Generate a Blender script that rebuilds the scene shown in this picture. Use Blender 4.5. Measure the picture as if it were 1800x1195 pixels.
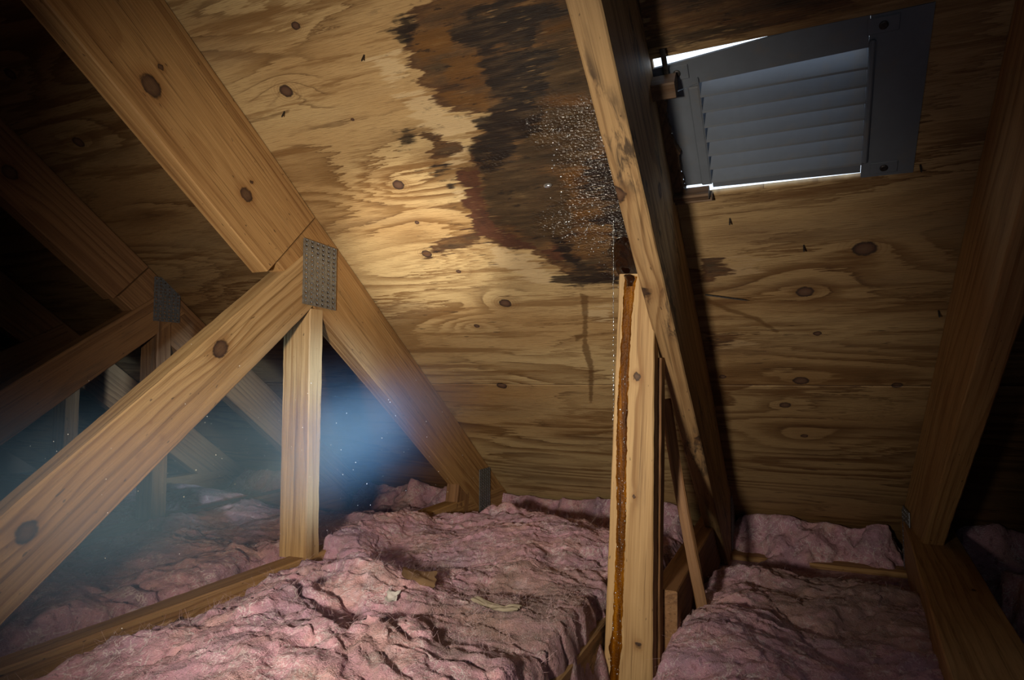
import bpy, math, random
import numpy as np
from mathutils import Vector, Matrix

random.seed(7)
rng = np.random.default_rng(11)
for o in list(bpy.data.objects):
    bpy.data.objects.remove(o)
SC = bpy.context.scene
COL = SC.collection

# ------------------------------------------------------------------ camera
FPX, CX, CY = 1125.0, 900.0, 597.5
YAW = math.atan2(500, FPX)
PITCH = math.atan2(66.5, FPX)
cam_d = bpy.data.cameras.new('camera')
cam_d.sensor_width = 36.0
cam_d.lens = 36.0 * FPX / 1800.0
cam_d.clip_start = 0.02
cam = bpy.data.objects.new('camera', cam_d)
COL.objects.link(cam)
cam.location = (0, 0, 0)
cam.rotation_euler = (math.pi / 2 + PITCH, 0, YAW)
SC.camera = cam

# ------------------------------------------------------------------ sky, lamps, exposure
world = bpy.data.worlds.new('sky')
SC.world = world
world.use_nodes = True
bg = world.node_tree.nodes['Background']
bg.inputs['Color'].default_value = (0.74, 0.86, 1.0, 1)
bg.inputs['Strength'].default_value = 1.8
SC.view_settings.view_transform = 'Standard'
SC.view_settings.look = 'None'
SC.view_settings.gamma = 1.0
SC.view_settings.use_curve_mapping = False
SC.view_settings.exposure = 0.0


def lamp(name, kind, loc, target, energy, color, size=0.03, angle=60, blend=1.0):
    d = bpy.data.lights.new(name, kind)
    d.energy = energy
    d.color = color
    d.shadow_soft_size = size
    if kind == 'SPOT':
        d.spot_size = math.radians(angle)
        d.spot_blend = blend
    o = bpy.data.objects.new(name, d)
    COL.objects.link(o)
    o.location = loc
    if target is not None:
        o.rotation_euler = (Vector(target) - Vector(loc)).to_track_quat('-Z', 'Y').to_euler()
    return o


TORCH = (-0.31, -0.12, -0.05)
lamp('torch_spill', 'SPOT', TORCH, (-0.70, 1.28, 0.06), 72, (1.0, 0.87, 0.69), 0.04, 82, 1.0)
lamp('torch_hotspot', 'SPOT', TORCH, (-0.79, 1.25, 0.30), 140, (1.0, 0.90, 0.74), 0.03, 18, 1.0)
lamp('ambient_fill', 'POINT', (0.11, 0.20, 0.06), None, 1.1, (0.90, 0.92, 1.0), 0.10)  # added soft fill for the dim areas, no real lantern here
lamp('mist_fill_spot', 'SPOT', (1.15, 0.25, -0.04), (-1.05, 1.22, -0.12), 500, (0.46, 0.70, 1.0), 0.05, 13.0, 1.0)  # added cool spot out of view to light the mist; no gable opening

# ------------------------------------------------------------------ geometry helpers
cy_, sy_ = math.cos(YAW), math.sin(YAW)
cp_, sp_ = math.cos(PITCH), math.sin(PITCH)
FW = np.array([-sy_ * cp_, cy_ * cp_, sp_])
RT = np.array([cy_, sy_, 0.0])
UP = np.cross(RT, FW)
TH = math.atan(0.75)
EX = np.array([1.0, 0, 0])
ES = np.array([0, 0.8, -0.6])          # down the slope
EN = np.array([0, 0.6, 0.8])           # out through the roof
D0 = EN * 1.0                          # deck point s = 0


def ray(u, v):
    return FW + RT * (u - CX) / FPX - UP * (v - CY) / FPX


def on_deck(u, v):                     # photo position -> (x, s) on the roof sheathing
    r = ray(u, v)
    p = r / (r @ EN)
    return p[0], (p - D0) @ ES


def at_x(u, v, X):
    r = ray(u, v)
    return r * (X / r[0])


def at_y(u, v, Y):
    r = ray(u, v)
    return r * (Y / r[1])


def deck_pt(x, s, depth=0.0):
    return D0 + EX * x + ES * s - EN * depth


def deck_z(y):
    return (1 - 0.6 * y) / 0.8


# numpy gradient noise
_perm = np.arange(256)
np.random.default_rng(5).shuffle(_perm)
_perm = np.concatenate([_perm, _perm, _perm])
_g3 = np.random.default_rng(6).normal(size=(256, 3))
_g3 /= np.linalg.norm(_g3, axis=1)[:, None]


def pnoise(P):
    P = np.asarray(P, float)
    I = np.floor(P).astype(int)
    Fp = P - I
    I &= 255
    w = Fp * Fp * Fp * (Fp * (Fp * 6 - 15) + 10)
    out = 0
    for dx in (0, 1):
        for dy in (0, 1):
            for dz in (0, 1):
                h = _perm[_perm[_perm[(I[..., 0] + dx) & 255] + ((I[..., 1] + dy) & 255)] + ((I[..., 2] + dz) & 255)]
                g = _g3[h]
                d = (Fp - np.array([dx, dy, dz]))
                wt = ((w[..., 0] if dx else 1 - w[..., 0]) * (w[..., 1] if dy else 1 - w[..., 1])
                      * (w[..., 2] if dz else 1 - w[..., 2]))
                out = out + wt * (g * d).sum(-1)
    return out * 1.5


def poly_sdf(px, py, poly):
    """positive inside"""
    poly = np.asarray(poly, float)
    n = len(poly)
    d = np.full(px.shape, 1e9)
    inside = np.zeros(px.shape, bool)
    for i in range(n):
        ax, ay = poly[i]
        bx, by = poly[(i + 1) % n]
        ex, ey = bx - ax, by - ay
        t = np.clip(((px - ax) * ex + (py - ay) * ey) / (ex * ex + ey * ey + 1e-12), 0, 1)
        d = np.minimum(d, np.hypot(px - ax - t * ex, py - ay - t * ey))
        if abs(by - ay) > 1e-12:
            c = ((ay > py) != (by > py)) & (px < (bx - ax) * (py - ay) / (by - ay) + ax)
            inside ^= c
    return np.where(inside, d, -d)


def new_mesh(name, verts, faces, mat=None, smooth=False):
    me = bpy.data.meshes.new(name)
    if isinstance(faces, np.ndarray):
        nf, k = faces.shape
        me.vertices.add(len(verts))
        me.vertices.foreach_set('co', np.ascontiguousarray(verts, dtype=np.float32).ravel())
        me.loops.add(nf * k)
        me.loops.foreach_set('vertex_index', faces.astype(np.int32).ravel())
        me.polygons.add(nf)
        me.polygons.foreach_set('loop_start', np.arange(0, nf * k, k, dtype=np.int32))
        me.update(calc_edges=True)
        me.validate()
    else:
        me.from_pydata([tuple(map(float, v)) for v in verts], [], faces)
        me.update()
    if smooth:
        me.polygons.foreach_set('use_smooth', np.ones(len(me.polygons), bool))
    if mat:
        me.materials.append(mat)
    return me


def attr_f(me, name, arr):
    a = me.attributes.new(name, 'FLOAT', 'POINT')
    a.data.foreach_set('value', np.ascontiguousarray(arr, dtype=np.float32).ravel())


def attr_v(me, name, arr):
    a = me.attributes.new(name, 'FLOAT_VECTOR', 'POINT')
    a.data.foreach_set('vector', np.ascontiguousarray(arr, dtype=np.float32).ravel())


def link(name, me, parent=None):
    o = bpy.data.objects.new(name, me)
    COL.objects.link(o)
    if parent is not None:
        o.parent = parent
        o.matrix_parent_inverse = parent.matrix_basis.inverted()
    return o


def empty(name, loc=(0, 0, 0)):
    o = bpy.data.objects.new(name, None)
    o.empty_display_size = 0.05
    COL.objects.link(o)
    o.location = loc
    return o


def tag(o, label=None, cat=None, group=None, kind=None):
    if label:
        o['label'] = label
    if cat:
        o['category'] = cat
    if group:
        o['group'] = group
    if kind:
        o['kind'] = kind
    return o


def grid_faces(nu, nv):
    i = np.arange(nu - 1)[:, None] * nv + np.arange(nv - 1)[None, :]
    return np.stack([i, i + nv, i + nv + 1, i + 1], -1).reshape(-1, 4)


def box_vf(x0, x1, y0, y1, z0, z1, c=0.0):
    """box with chamfered edges, as verts / faces"""
    import bmesh
    bm = bmesh.new()
    bmesh.ops.create_cube(bm, size=1)
    for v in bm.verts:
        v.co = Vector(((x0 + x1) / 2 + v.co.x * (x1 - x0), (y0 + y1) / 2 + v.co.y * (y1 - y0),
                       (z0 + z1) / 2 + v.co.z * (z1 - z0)))
    if c:
        bmesh.ops.bevel(bm, geom=list(bm.edges), offset=c, segments=1, affect='EDGES')
    bm.verts.index_update()
    vs = [v.co.copy() for v in bm.verts]
    fs = [[v.index for v in f.verts] for f in bm.faces]
    bm.free()
    return vs, fs


def frame_box(name, O, A, B, C, rng3, mat, parent=None, c=0.002):
    """box in the frame (A,B,C) at O; rng3 = ((a0,a1),(b0,b1),(c0,c1))"""
    vs, fs = box_vf(*rng3[0], *rng3[1], *rng3[2], c)
    A, B, C, O = map(np.asarray, (A, B, C, O))
    if np.dot(np.cross(A, B), C) < 0:
        fs = [f[::-1] for f in fs]
    vs = [O + A * v.x + B * v.y + C * v.z for v in vs]
    return link(name, new_mesh(name, vs, fs, mat), parent)


# ------------------------------------------------------------------ node helpers
class NB:
    def __init__(self, name):
        self.mat = bpy.data.materials.new(name)
        self.mat.use_nodes = True
        self.t = self.mat.node_tree
        self.bsdf = self.t.nodes['Principled BSDF']
        self.out = self.t.nodes['Material Output']

    def _set(self, sock, val):
        if val is None:
            return
        if isinstance(val, bpy.types.NodeSocket):
            self.t.links.new(val, sock)
        elif isinstance(val, (tuple, list)) and sock.type == 'RGBA' and len(val) == 3:
            sock.default_value = (*val, 1)
        else:
            sock.default_value = val

    def node(self, typ, ins=None, **props):
        n = self.t.nodes.new(typ)
        for k, v in props.items():
            setattr(n, k, v)
        for k, v in (ins or {}).items():
            self._set(n.inputs[k], v)
        return n

    def m(self, op, a, b=None, c=None, clamp=False):
        n = self.t.nodes.new('ShaderNodeMath')
        n.operation = op
        n.use_clamp = clamp
        for i, v in enumerate((a, b, c)):
            if v is not None:
                self._set(n.inputs[i], v)
        return n.outputs[0]

    def vm(self, op, a, b=None, scale=None):
        n = self.t.nodes.new('ShaderNodeVectorMath')
        n.operation = op
        self._set(n.inputs[0], a)
        if b is not None:
            self._set(n.inputs[1], b)
        if scale is not None:
            self._set(n.inputs['Scale'], scale)
        return n.outputs['Value'] if op in ('LENGTH', 'DOT_PRODUCT', 'DISTANCE') else n.outputs[0]

    def attr(self, name, out='Vector'):
        return self.node('ShaderNodeAttribute', attribute_name=name).outputs[out]

    def noise(self, vec, scale=1.0, detail=2.0, rough=0.5, dist=0.0, out='Fac'):
        n = self.node('ShaderNodeTexNoise', {'Vector': vec, 'Scale': scale, 'Detail': detail,
                                             'Roughness': rough, 'Distortion': dist})
        return n.outputs[out]

    def ramp(self, fac, stops, interp='LINEAR'):
        n = self.t.nodes.new('ShaderNodeValToRGB')
        n.color_ramp.interpolation = interp
        els = n.color_ramp.elements
        while len(els) < len(stops):
            els.new(0.5)
        for e, (p, c) in zip(els, stops):
            e.position = p
            e.color = (*c, 1) if isinstance(c, (tuple, list)) else (c, c, c, 1)
        self._set(n.inputs[0], fac)
        return n.outputs[0]

    def mix(self, fac, a, b, mode='MIX'):
        n = self.t.nodes.new('ShaderNodeMix')
        n.data_type = 'RGBA'
        n.blend_type = mode
        n.clamp_factor = True
        self._set(n.inputs[0], fac)
        self._set(n.inputs[6], a)
        self._set(n.inputs[7], b)
        return n.outputs[2]

    def sstep(self, x, lo, hi):
        n = self.node('ShaderNodeMapRange', {'Value': x, 'From Min': lo, 'From Max': hi}, interpolation_type='SMOOTHSTEP')
        return n.outputs[0]

    def sep(self, v):
        n = self.node('ShaderNodeSeparateXYZ', {0: v})
        return n.outputs

    def comb(self, x, y, z):
        return self.node('ShaderNodeCombineXYZ', {0: x, 1: y, 2: z}).outputs[0]

    def bump(self, h, strength=0.3, dist=0.002):
        n = self.node('ShaderNodeBump', {'Height': h, 'Strength': strength, 'Distance': dist})
        self._set(self.bsdf.inputs['Normal'], n.outputs[0])
        return n.outputs[0]

    def set(self, **kw):
        for k, v in kw.items():
            self._set(self.bsdf.inputs[k.replace('_', ' ')], v)


# ------------------------------------------------------------------ materials
def lumber_mat(name, light, dark, freq=26.0, dirt=0.25, pith=(0.16, 0.09), rough=0.62, mould=0.0):
    b = NB(name)
    gc = b.attr('gc')
    kw = b.attr('kw', 'Fac')
    kn = b.attr('kn', 'Fac')
    x, y, z = b.sep(gc)
    n1 = b.m('SUBTRACT', b.noise(b.vm('MULTIPLY', gc, (0.9, 5, 5)), 1, 2), 0.5)
    r = b.vm('LENGTH', b.comb(0.0, b.m('SUBTRACT', y, pith[0]), b.m('SUBTRACT', z, pith[1])))
    r = b.m('ADD', b.m('MULTIPLY_ADD', n1, 0.075, r), kw)
    jag = b.noise(b.vm('MULTIPLY', gc, (6, 260, 260)), 1, 2)
    r = b.m('MULTIPLY_ADD', jag, 0.003, r)
    ph = b.m('FRACT', b.m('MULTIPLY', r, freq * 3.2))
    late = b.ramp(ph, [(0, 0.15), (0.15, 0.0), (0.62, 0.35), (0.84, 1.0), (0.93, 0.9), (1.0, 0.15)])
    fine = b.noise(b.vm('MULTIPLY', gc, (9, 420, 420)), 1, 2)
    low = b.noise(b.vm('MULTIPLY', gc, (1.3, 9, 9)), 1, 3)
    rw = b.m('MULTIPLY', late, b.sstep(b.noise(b.vm('MULTIPLY', gc, (1.5, 14, 14)), 1, 1), 0.3, 0.62))
    col = b.mix(b.m('MULTIPLY', rw, 0.85), light, dark)
    col = b.mix(b.m('MULTIPLY', b.sstep(low, 0.38, 0.72), 0.5), col, [d * 1.15 for d in dark])
    col = b.mix(b.m('MULTIPLY', b.m('SUBTRACT', fine, 0.3, clamp=True), 0.75), col, [d * 0.6 for d in dark])
    sk = b.sstep(b.noise(b.vm('MULTIPLY', gc, (1.8, 70, 70)), 1, 3, 0.6), 0.50, 0.70)
    col = b.mix(b.m('MULTIPLY', sk, 0.55), col, [d * 0.72 for d in dark])
    sk2 = b.sstep(b.noise(b.vm('MULTIPLY', b.vm('ADD', gc, (3.1, 0.7, 0.3)), (4.5, 240, 240)), 1, 2), 0.60, 0.72)
    col = b.mix(b.m('MULTIPLY', sk2, 0.6), col, [d * 0.45 for d in dark])
    # grime
    g = b.sstep(b.noise(b.vm('MULTIPLY', gc, (3, 16, 16)), 1, 4, 0.65), 0.56, 0.74)
    col = b.mix(b.m('MULTIPLY', g, dirt), col, (0.07, 0.05, 0.04))
    if mould:
        mm = b.sstep(b.noise(b.vm('MULTIPLY', gc, (13, 46, 46)), 1, 5, 0.7, 0.5), 0.45, 0.60)
        mm = b.m('MULTIPLY', mm, b.sstep(b.noise(b.vm('MULTIPLY', gc, (3.2, 14, 14)), 1, 3), 0.46, 0.60))
        col = b.mix(b.m('MULTIPLY', mm, mould), col, (0.035, 0.026, 0.022))
    sp = b.sstep(b.noise(b.vm('MULTIPLY', gc, (60, 150, 150)), 1, 1), 0.74, 0.78)
    col = b.mix(b.m('MULTIPLY', sp, 0.6), col, (0.03, 0.02, 0.015))
    # knots: halo, ring, dark heart
    halo = b.sstep(kn, 2.3, 0.9)
    col = b.mix(b.m('MULTIPLY', halo, 0.38), col, [dark[0] * 0.8, dark[1] * 0.62, dark[2] * 0.5])
    kr = b.ramp(b.m('MULTIPLY', kn, 0.8), [(0, (0.075, 0.042, 0.026)), (0.35, (0.13, 0.072, 0.04)), (0.62, (0.085, 0.045, 0.027)), (0.8, (0.035, 0.02, 0.014)), (1, (0.09, 0.05, 0.02))])
    kmask = b.sstep(b.m('MULTIPLY_ADD', b.noise(gc, 120, 2), 0.5, kn), 1.45, 1.15)
    col = b.mix(kmask, col, kr)
    h = b.m('MULTIPLY_ADD', fine, 0.6, b.m('MULTIPLY', late, 0.5))
    h = b.m('MULTIPLY_ADD', kmask, -0.6, h)
    b.bump(h, 0.45, 0.0016)
    b.set(Base_Color=col, Roughness=rough)
    b.bsdf.inputs['Specular IOR Level'].default_value = 0.3
    return b.mat


M_FIR = lumber_mat('fir_lumber', (0.50, 0.30, 0.125), (0.27, 0.125, 0.042), 24, 0.3)
M_PINE = lumber_mat('pine_lumber', (0.58, 0.39, 0.19), (0.28, 0.145, 0.052), 17, 0.4, (0.12, 0.06))
M_OLD = lumber_mat('aged_lumber', (0.46, 0.30, 0.145), (0.21, 0.115, 0.05), 20, 0.5, (0.10, 0.12), 0.62, 0.85)
M_ROT = lumber_mat('rotten_lumber', (0.15, 0.09, 0.05), (0.07, 0.04, 0.025), 22, 0.7)
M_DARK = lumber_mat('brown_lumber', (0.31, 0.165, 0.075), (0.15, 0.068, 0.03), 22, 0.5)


def ply_mat():
    b = NB('plywood_sheathing')
    gc = b.attr('gc')
    kw = b.attr('kw', 'Fac')
    kn = b.attr('kn', 'Fac')
    st = {k: b.attr('st_' + k, 'Fac') for k in ('brown', 'black', 'dark', 'red', 'amber', 'pale', 'wet', 'drip')}
    tone = b.attr('tone', 'Fac')
    x, s, z = b.sep(gc)
    jag = b.m('SUBTRACT', b.noise(b.vm('MULTIPLY', gc, (10, 120, 40)), 1, 4, 0.62), 0.5)
    jag2 = b.m('SUBTRACT', b.noise(b.vm('MULTIPLY', gc, (7, 90, 40)), 1, 4, 0.65), 0.5)
    P = b.comb(b.m('MULTIPLY_ADD', jag, 0.30, x), b.m('MULTIPLY_ADD', jag, 0.018, s), z)
    h = b.noise(b.vm('MULTIPLY', P, (1.25, 5.0, 1.0)), 1, 1.2, 0.45)
    h = b.m('ADD', b.m('MULTIPLY_ADD', h, 1.9, b.m('MULTIPLY', s, 0.5)), kw)
    ph = b.m('FRACT', b.m('MULTIPLY', h, 6.5))
    band = b.ramp(ph, [(0, 0.0), (0.36, 0.04), (0.55, 0.5), (0.70, 0.8), (0.93, 1.0), (0.975, 0.1), (1.0, 0.0)])
    amp = b.sstep(b.noise(b.vm('MULTIPLY', gc, (1.4, 4.5, 1)), 1.0, 2), 0.30, 0.66)
    fine = b.noise(b.vm('MULTIPLY', gc, (22, 620, 40)), 1, 3, 0.6)
    light = b.mix(b.sstep(b.noise(b.vm('MULTIPLY', gc, (0.9, 3.2, 1)), 1.3, 2), 0.35, 0.7), (0.56, 0.41, 0.205), (0.42, 0.26, 0.11))
    col = b.mix(b.m('MULTIPLY', b.m('MULTIPLY', band, amp), 0.95), light, (0.185, 0.092, 0.028))
    fl = b.sstep(b.noise(b.vm('MULTIPLY', P, (2.4, 30, 3)), 1, 3, 0.6), 0.53, 0.64)
    col = b.mix(b.m('MULTIPLY', fl, 0.70), col, (0.20, 0.10, 0.032))
    ln = b.m('MULTIPLY', b.sstep(ph, 0.80, 0.94), b.sstep(ph, 0.99, 0.96))
    col = b.mix(b.m('MULTIPLY', b.m('MULTIPLY', ln, b.sstep(b.noise(gc, 6, 2), 0.42, 0.6)), 0.6), col, (0.10, 0.048, 0.018))
    col = b.mix(b.m('MULTIPLY', b.sstep(fine, 0.48, 0.72), 0.55), col, (0.17, 0.088, 0.034))
    grey = b.sstep(b.noise(b.vm('MULTIPLY', gc, (2.0, 9, 1)), 1.0, 3), 0.5, 0.72)
    col = b.mix(b.m('MULTIPLY', grey, 0.35), col, (0.27, 0.20, 0.12))
    # peeled paler fibre patches
    pm = b.sstep(b.m('MULTIPLY_ADD', jag2, 0.13, st['pale']), -0.004, 0.006)
    col = b.mix(b.m('MULTIPLY', pm, 0.75), col, (0.58, 0.43, 0.24))
    # short dark cracks and flecks
    cr = b.noise(b.vm('MULTIPLY', gc, (16, 130, 10)), 1, 2)
    lowc = b.sstep(b.noise(gc, 3.5, 2), 0.52, 0.66)
    crm = b.m('MULTIPLY', b.sstep(cr, 0.655, 0.70), lowc)
    col = b.mix(b.m('MULTIPLY', crm, 0.75), col, (0.045, 0.026, 0.016))
    # darker brown tone, set per panel
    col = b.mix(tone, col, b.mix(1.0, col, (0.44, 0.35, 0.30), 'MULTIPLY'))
    # knots
    kh = b.sstep(kn, 3.2, 0.9)
    rings = b.m('FRACT', b.m('MULTIPLY', kn, 2.2))
    col = b.mix(b.m('MULTIPLY', b.m('MULTIPLY', kh, b.ramp(rings, [(0, 0.0), (0.55, 0.2), (0.9, 1.0), (1, 0.1)])), 0.5), col, (0.20, 0.10, 0.035))
    kmask = b.sstep(b.m('MULTIPLY_ADD', b.noise(gc, 140, 1), 0.35, kn), 1.30, 1.05)
    krc = b.ramp(b.m('MULTIPLY', kn, 0.8), [(0, (0.13, 0.075, 0.045)), (0.45, (0.10, 0.05, 0.03)), (0.75, (0.028, 0.016, 0.012)), (1, (0.06, 0.03, 0.02))])
    col = b.mix(kmask, col, krc)
    # water stains, ragged along the grain
    br = b.m('MULTIPLY_ADD', jag2, 0.085, b.m('MULTIPLY_ADD', b.m('SUBTRACT', b.noise(gc, 26, 3), 0.5), 0.03, st['brown']))
    bm_ = b.sstep(br, -0.003, 0.005)
    tint = b.ramp(b.noise(b.vm('MULTIPLY', gc, (7, 36, 5)), 1, 5, 0.68), [(0.32, (0.014, 0.008, 0.005)), (0.46, (0.050, 0.022, 0.010)), (0.58, (0.115, 0.052, 0.017)), (0.74, (0.25, 0.145, 0.058))])
    col = b.mix(b.m('MULTIPLY', bm_, 0.90), col, tint)
    rim = b.m('MULTIPLY', b.sstep(br, -0.004, 0.003), b.sstep(br, 0.016, 0.004))
    col = b.mix(b.m('MULTIPLY', rim, 0.6), col, (0.075, 0.032, 0.014))
    dr = b.sstep(b.m('MULTIPLY_ADD', jag2, 0.016, st['drip']), -0.003, 0.003)
    col = b.mix(b.m('MULTIPLY', dr, 0.7), col, (0.10, 0.045, 0.012))
    am = b.sstep(b.m('MULTIPLY_ADD', jag2, 0.07, st['amber']), -0.006, 0.012)
    col = b.mix(b.m('MULTIPLY', am, 0.6), col, b.mix(b.noise(b.vm('MULTIPLY', gc, (9, 60, 9)), 1, 3), (0.23, 0.10, 0.016), (0.07, 0.028, 0.008)))
    dm = b.sstep(b.m('MULTIPLY_ADD', jag2, 0.09, st['dark']), -0.008, 0.012)
    col = b.mix(b.m('MULTIPLY', dm, 0.86), col, b.ramp(b.noise(b.vm('MULTIPLY', gc, (12, 70, 12)), 1, 4, 0.6), [(0.35, (0.030, 0.019, 0.010)), (0.6, (0.075, 0.046, 0.022)), (0.78, (0.16, 0.105, 0.05))]))
    rm = b.sstep(b.m('MULTIPLY_ADD', jag2, 0.055, b.m('MULTIPLY_ADD', b.m('SUBTRACT', b.noise(gc, 40, 3), 0.5), 0.02, st['red'])), -0.003, 0.005)
    col = b.mix(b.m('MULTIPLY', rm, 0.9), col, b.mix(b.noise(gc, 45, 3), (0.028, 0.011, 0.008), (0.125, 0.045, 0.022)))
    bk = b.sstep(b.m('MULTIPLY_ADD', jag2, 0.075, b.m('MULTIPLY_ADD', b.m('SUBTRACT', b.noise(gc, 34, 3), 0.5), 0.035, st['black'])), -0.011, 0.001)
    col = b.mix(b.m('MULTIPLY', bk, 0.93), col, b.mix(b.sstep(b.noise(b.vm('MULTIPLY', gc, (14, 110, 14)), 1, 3), 0.45, 0.8), (0.013, 0.009, 0.008), (0.075, 0.048, 0.026)))
    anyst = b.m('MAXIMUM', bm_, b.m('MAXIMUM', dm, bk))
    fb = b.sstep(b.noise(b.vm('MULTIPLY', gc, (26, 240, 10)), 1, 3, 0.6), 0.60, 0.70)
    fb = b.m('MULTIPLY', fb, b.sstep(b.noise(gc, 11, 3), 0.46, 0.62))
    col = b.mix(b.m('MULTIPLY', b.m('MULTIPLY', fb, anyst), 0.7), col, (0.30, 0.19, 0.085))
    bs = b.sstep(b.noise(b.vm('MULTIPLY', gc, (20, 85, 10)), 1, 4, 0.7), 0.57, 0.66)
    nearst = b.sstep(st['brown'], -0.10, 0.0)
    col = b.mix(b.m('MULTIPLY', b.m('MULTIPLY', bs, nearst), b.m('MULTIPLY_ADD', anyst, 0.3, 0.5)), col, (0.018, 0.011, 0.008))
    # wet film
    wet = b.sstep(b.m('MULTIPLY_ADD', b.m('SUBTRACT', b.noise(gc, 20, 3), 0.5), 0.10, st['wet']), -0.03, 0.05)
    rough = b.m('MULTIPLY_ADD', wet, -0.42, 0.68)
    rough = b.m('MULTIPLY_ADD', b.m('MULTIPLY', bk, b.m('SUBTRACT', 1.0, wet)), -0.16, rough)
    beads = b.noise(b.vm('MULTIPLY', gc, (0.7, 1.2, 1)), 230, 1, 0.5)
    hgt = b.m('MULTIPLY_ADD', b.m('MULTIPLY', wet, beads), 3.2, fine)
    bn = b.bump(hgt, 0.6, 0.0026)
    b.set(Base_Color=col, Roughness=rough)
    b.set(**{'Coat_Weight': b.m('MULTIPLY', wet, 0.5), 'Coat_Roughness': 0.15, 'Coat_Normal': bn})
    b.bsdf.inputs['Specular IOR Level'].default_value = 0.35
    return b.mat


M_PLY = ply_mat()


def insul_mat():
    b = NB('pink_fibreglass')
    tc = b.node('ShaderNodeTexCoord').outputs['Object']
    cav = b.attr('cav', 'Fac')
    dirt = b.attr('dirt', 'Fac')
    n1 = b.noise(tc, 9, 4, 0.6)
    n2 = b.noise(tc, 34, 4, 0.65, 0.6)
    col = b.ramp(n1, [(0.25, (0.34, 0.23, 0.32)), (0.40, (0.50, 0.29, 0.39)), (0.53, (0.62, 0.34, 0.42)), (0.64, (0.68, 0.40, 0.41)), (0.78, (0.66, 0.51, 0.60))])
    col = b.mix(b.sstep(n2, 0.58, 0.78), col, (0.70, 0.56, 0.58))
    col = b.mix(b.m('MULTIPLY', b.sstep(b.noise(tc, 48, 4, 0.65), 0.53, 0.66), 0.62), col, (0.24, 0.10, 0.125))
    wisp = b.noise(b.vm('MULTIPLY', tc, (1.0, 0.35, 1)), 150, 3, 0.7, 1.5)
    col = b.mix(b.m('MULTIPLY', b.sstep(wisp, 0.54, 0.74), 0.7), col, (0.84, 0.70, 0.74))
    w2 = b.noise(b.vm('MULTIPLY', tc, (1.0, 0.6, 1.0)), 24, 3, 0.6, 2.2)
    wl = b.m('MULTIPLY', b.sstep(b.m('ABSOLUTE', b.m('SUBTRACT', w2, 0.5)), 0.035, 0.0), b.sstep(b.noise(tc, 17, 2), 0.44, 0.58))
    col = b.mix(b.m('MULTIPLY', wl, 0.75), col, (0.86, 0.76, 0.80))
    dm = b.sstep(b.m('MULTIPLY_ADD', b.m('SUBTRACT', b.noise(tc, 15, 4, 0.65), 0.5), 0.9, dirt), 0.3, 0.75)
    col = b.mix(b.m('MULTIPLY', dm, 0.72), col, b.mix(b.noise(tc, 40, 3), (0.12, 0.075, 0.06), (0.30, 0.20, 0.15)))
    sp = b.sstep(b.noise(tc, 130, 2), 0.70, 0.74)
    col = b.mix(b.m('MULTIPLY', sp, 0.5), col, (0.07, 0.045, 0.04))
    h = b.m('ADD', b.m('MULTIPLY', wisp, 0.8), b.m('MULTIPLY', n2, 1.2))
    h = b.m('MULTIPLY_ADD', b.noise(tc, 330, 3, 0.7), 0.5, h)
    b.bump(h, 0.75, 0.006)
    b.set(Base_Color=col, Roughness=0.95)
    b.bsdf.inputs['Specular IOR Level'].default_value = 0.15
    b.bsdf.inputs['Sheen Weight'].default_value = 0.15
    return b.mat


M_INS = insul_mat()


def fibre_mat():
    b = NB('glass_fibres')
    b.set(Base_Color=(0.60, 0.42, 0.46), Roughness=0.8)
    return b.mat


M_FIB = fibre_mat()


def metal_mat(name, col, metallic, rough, scale=60, dust=0.3, bump=0.15):
    b = NB(name)
    tc = b.node('ShaderNodeTexCoord').outputs['Object']
    n = b.noise(tc, scale, 4, 0.6)
    c = b.mix(b.sstep(n, 0.35, 0.7), [k * (1 - 2.0 * bump) for k in col], [min(1, k * (1 + bump)) for k in col])
    d = b.sstep(b.noise(tc, scale * 0.35, 4, 0.7), 0.5, 0.68)
    c = b.mix(b.m('MULTIPLY', d, dust), c, (0.16, 0.135, 0.11))
    b.set(Base_Color=c, Metallic=metallic, Roughness=b.m('MULTIPLY_ADD', n, 0.25, rough))
    b.bump(n, bump, 0.0006)
    return b.mat


M_GALV = metal_mat('galvanised_plate', (0.27, 0.29, 0.325), 0.7, 0.30, 180, 0.2)
M_VENT = metal_mat('grey_vent_metal', (0.105, 0.122, 0.152), 0.0, 0.55, 45, 0.35, 0.03)
M_STEEL = metal_mat('dark_steel', (0.06, 0.055, 0.055), 0.8, 0.4, 200, 0.2)


def simple(name, col, rough=0.8, **kw):
    b = NB(name)
    tc = b.node('ShaderNodeTexCoord').outputs['Object']
    n = b.noise(tc, 25, 4)
    b.set(Base_Color=b.mix(n, [k * 0.75 for k in col], [min(1, k * 1.2) for k in col]), Roughness=rough)
    return b.mat


M_BOARD = simple('ceiling_board', (0.35, 0.32, 0.28))
M_GABLE = simple('dark_gable_boards', (0.10, 0.06, 0.04))


def water_mat(name, col, rough=0.05, refl=0.0):
    b = NB(name)
    tc = b.node('ShaderNodeTexCoord').outputs['Object']
    b.set(Base_Color=b.mix(b.noise(tc, 80, 2), col, [min(1, c * 1.3) for c in col]), Roughness=rough, IOR=1.33, Metallic=refl)
    b.bsdf.inputs['Specular IOR Level'].default_value = 1.0
    b.bsdf.inputs['Coat Weight'].default_value = 0.8
    return b.mat


M_WATER = water_mat('glistening_water', (0.70, 0.74, 0.78), 0.16, 0.85)


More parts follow.
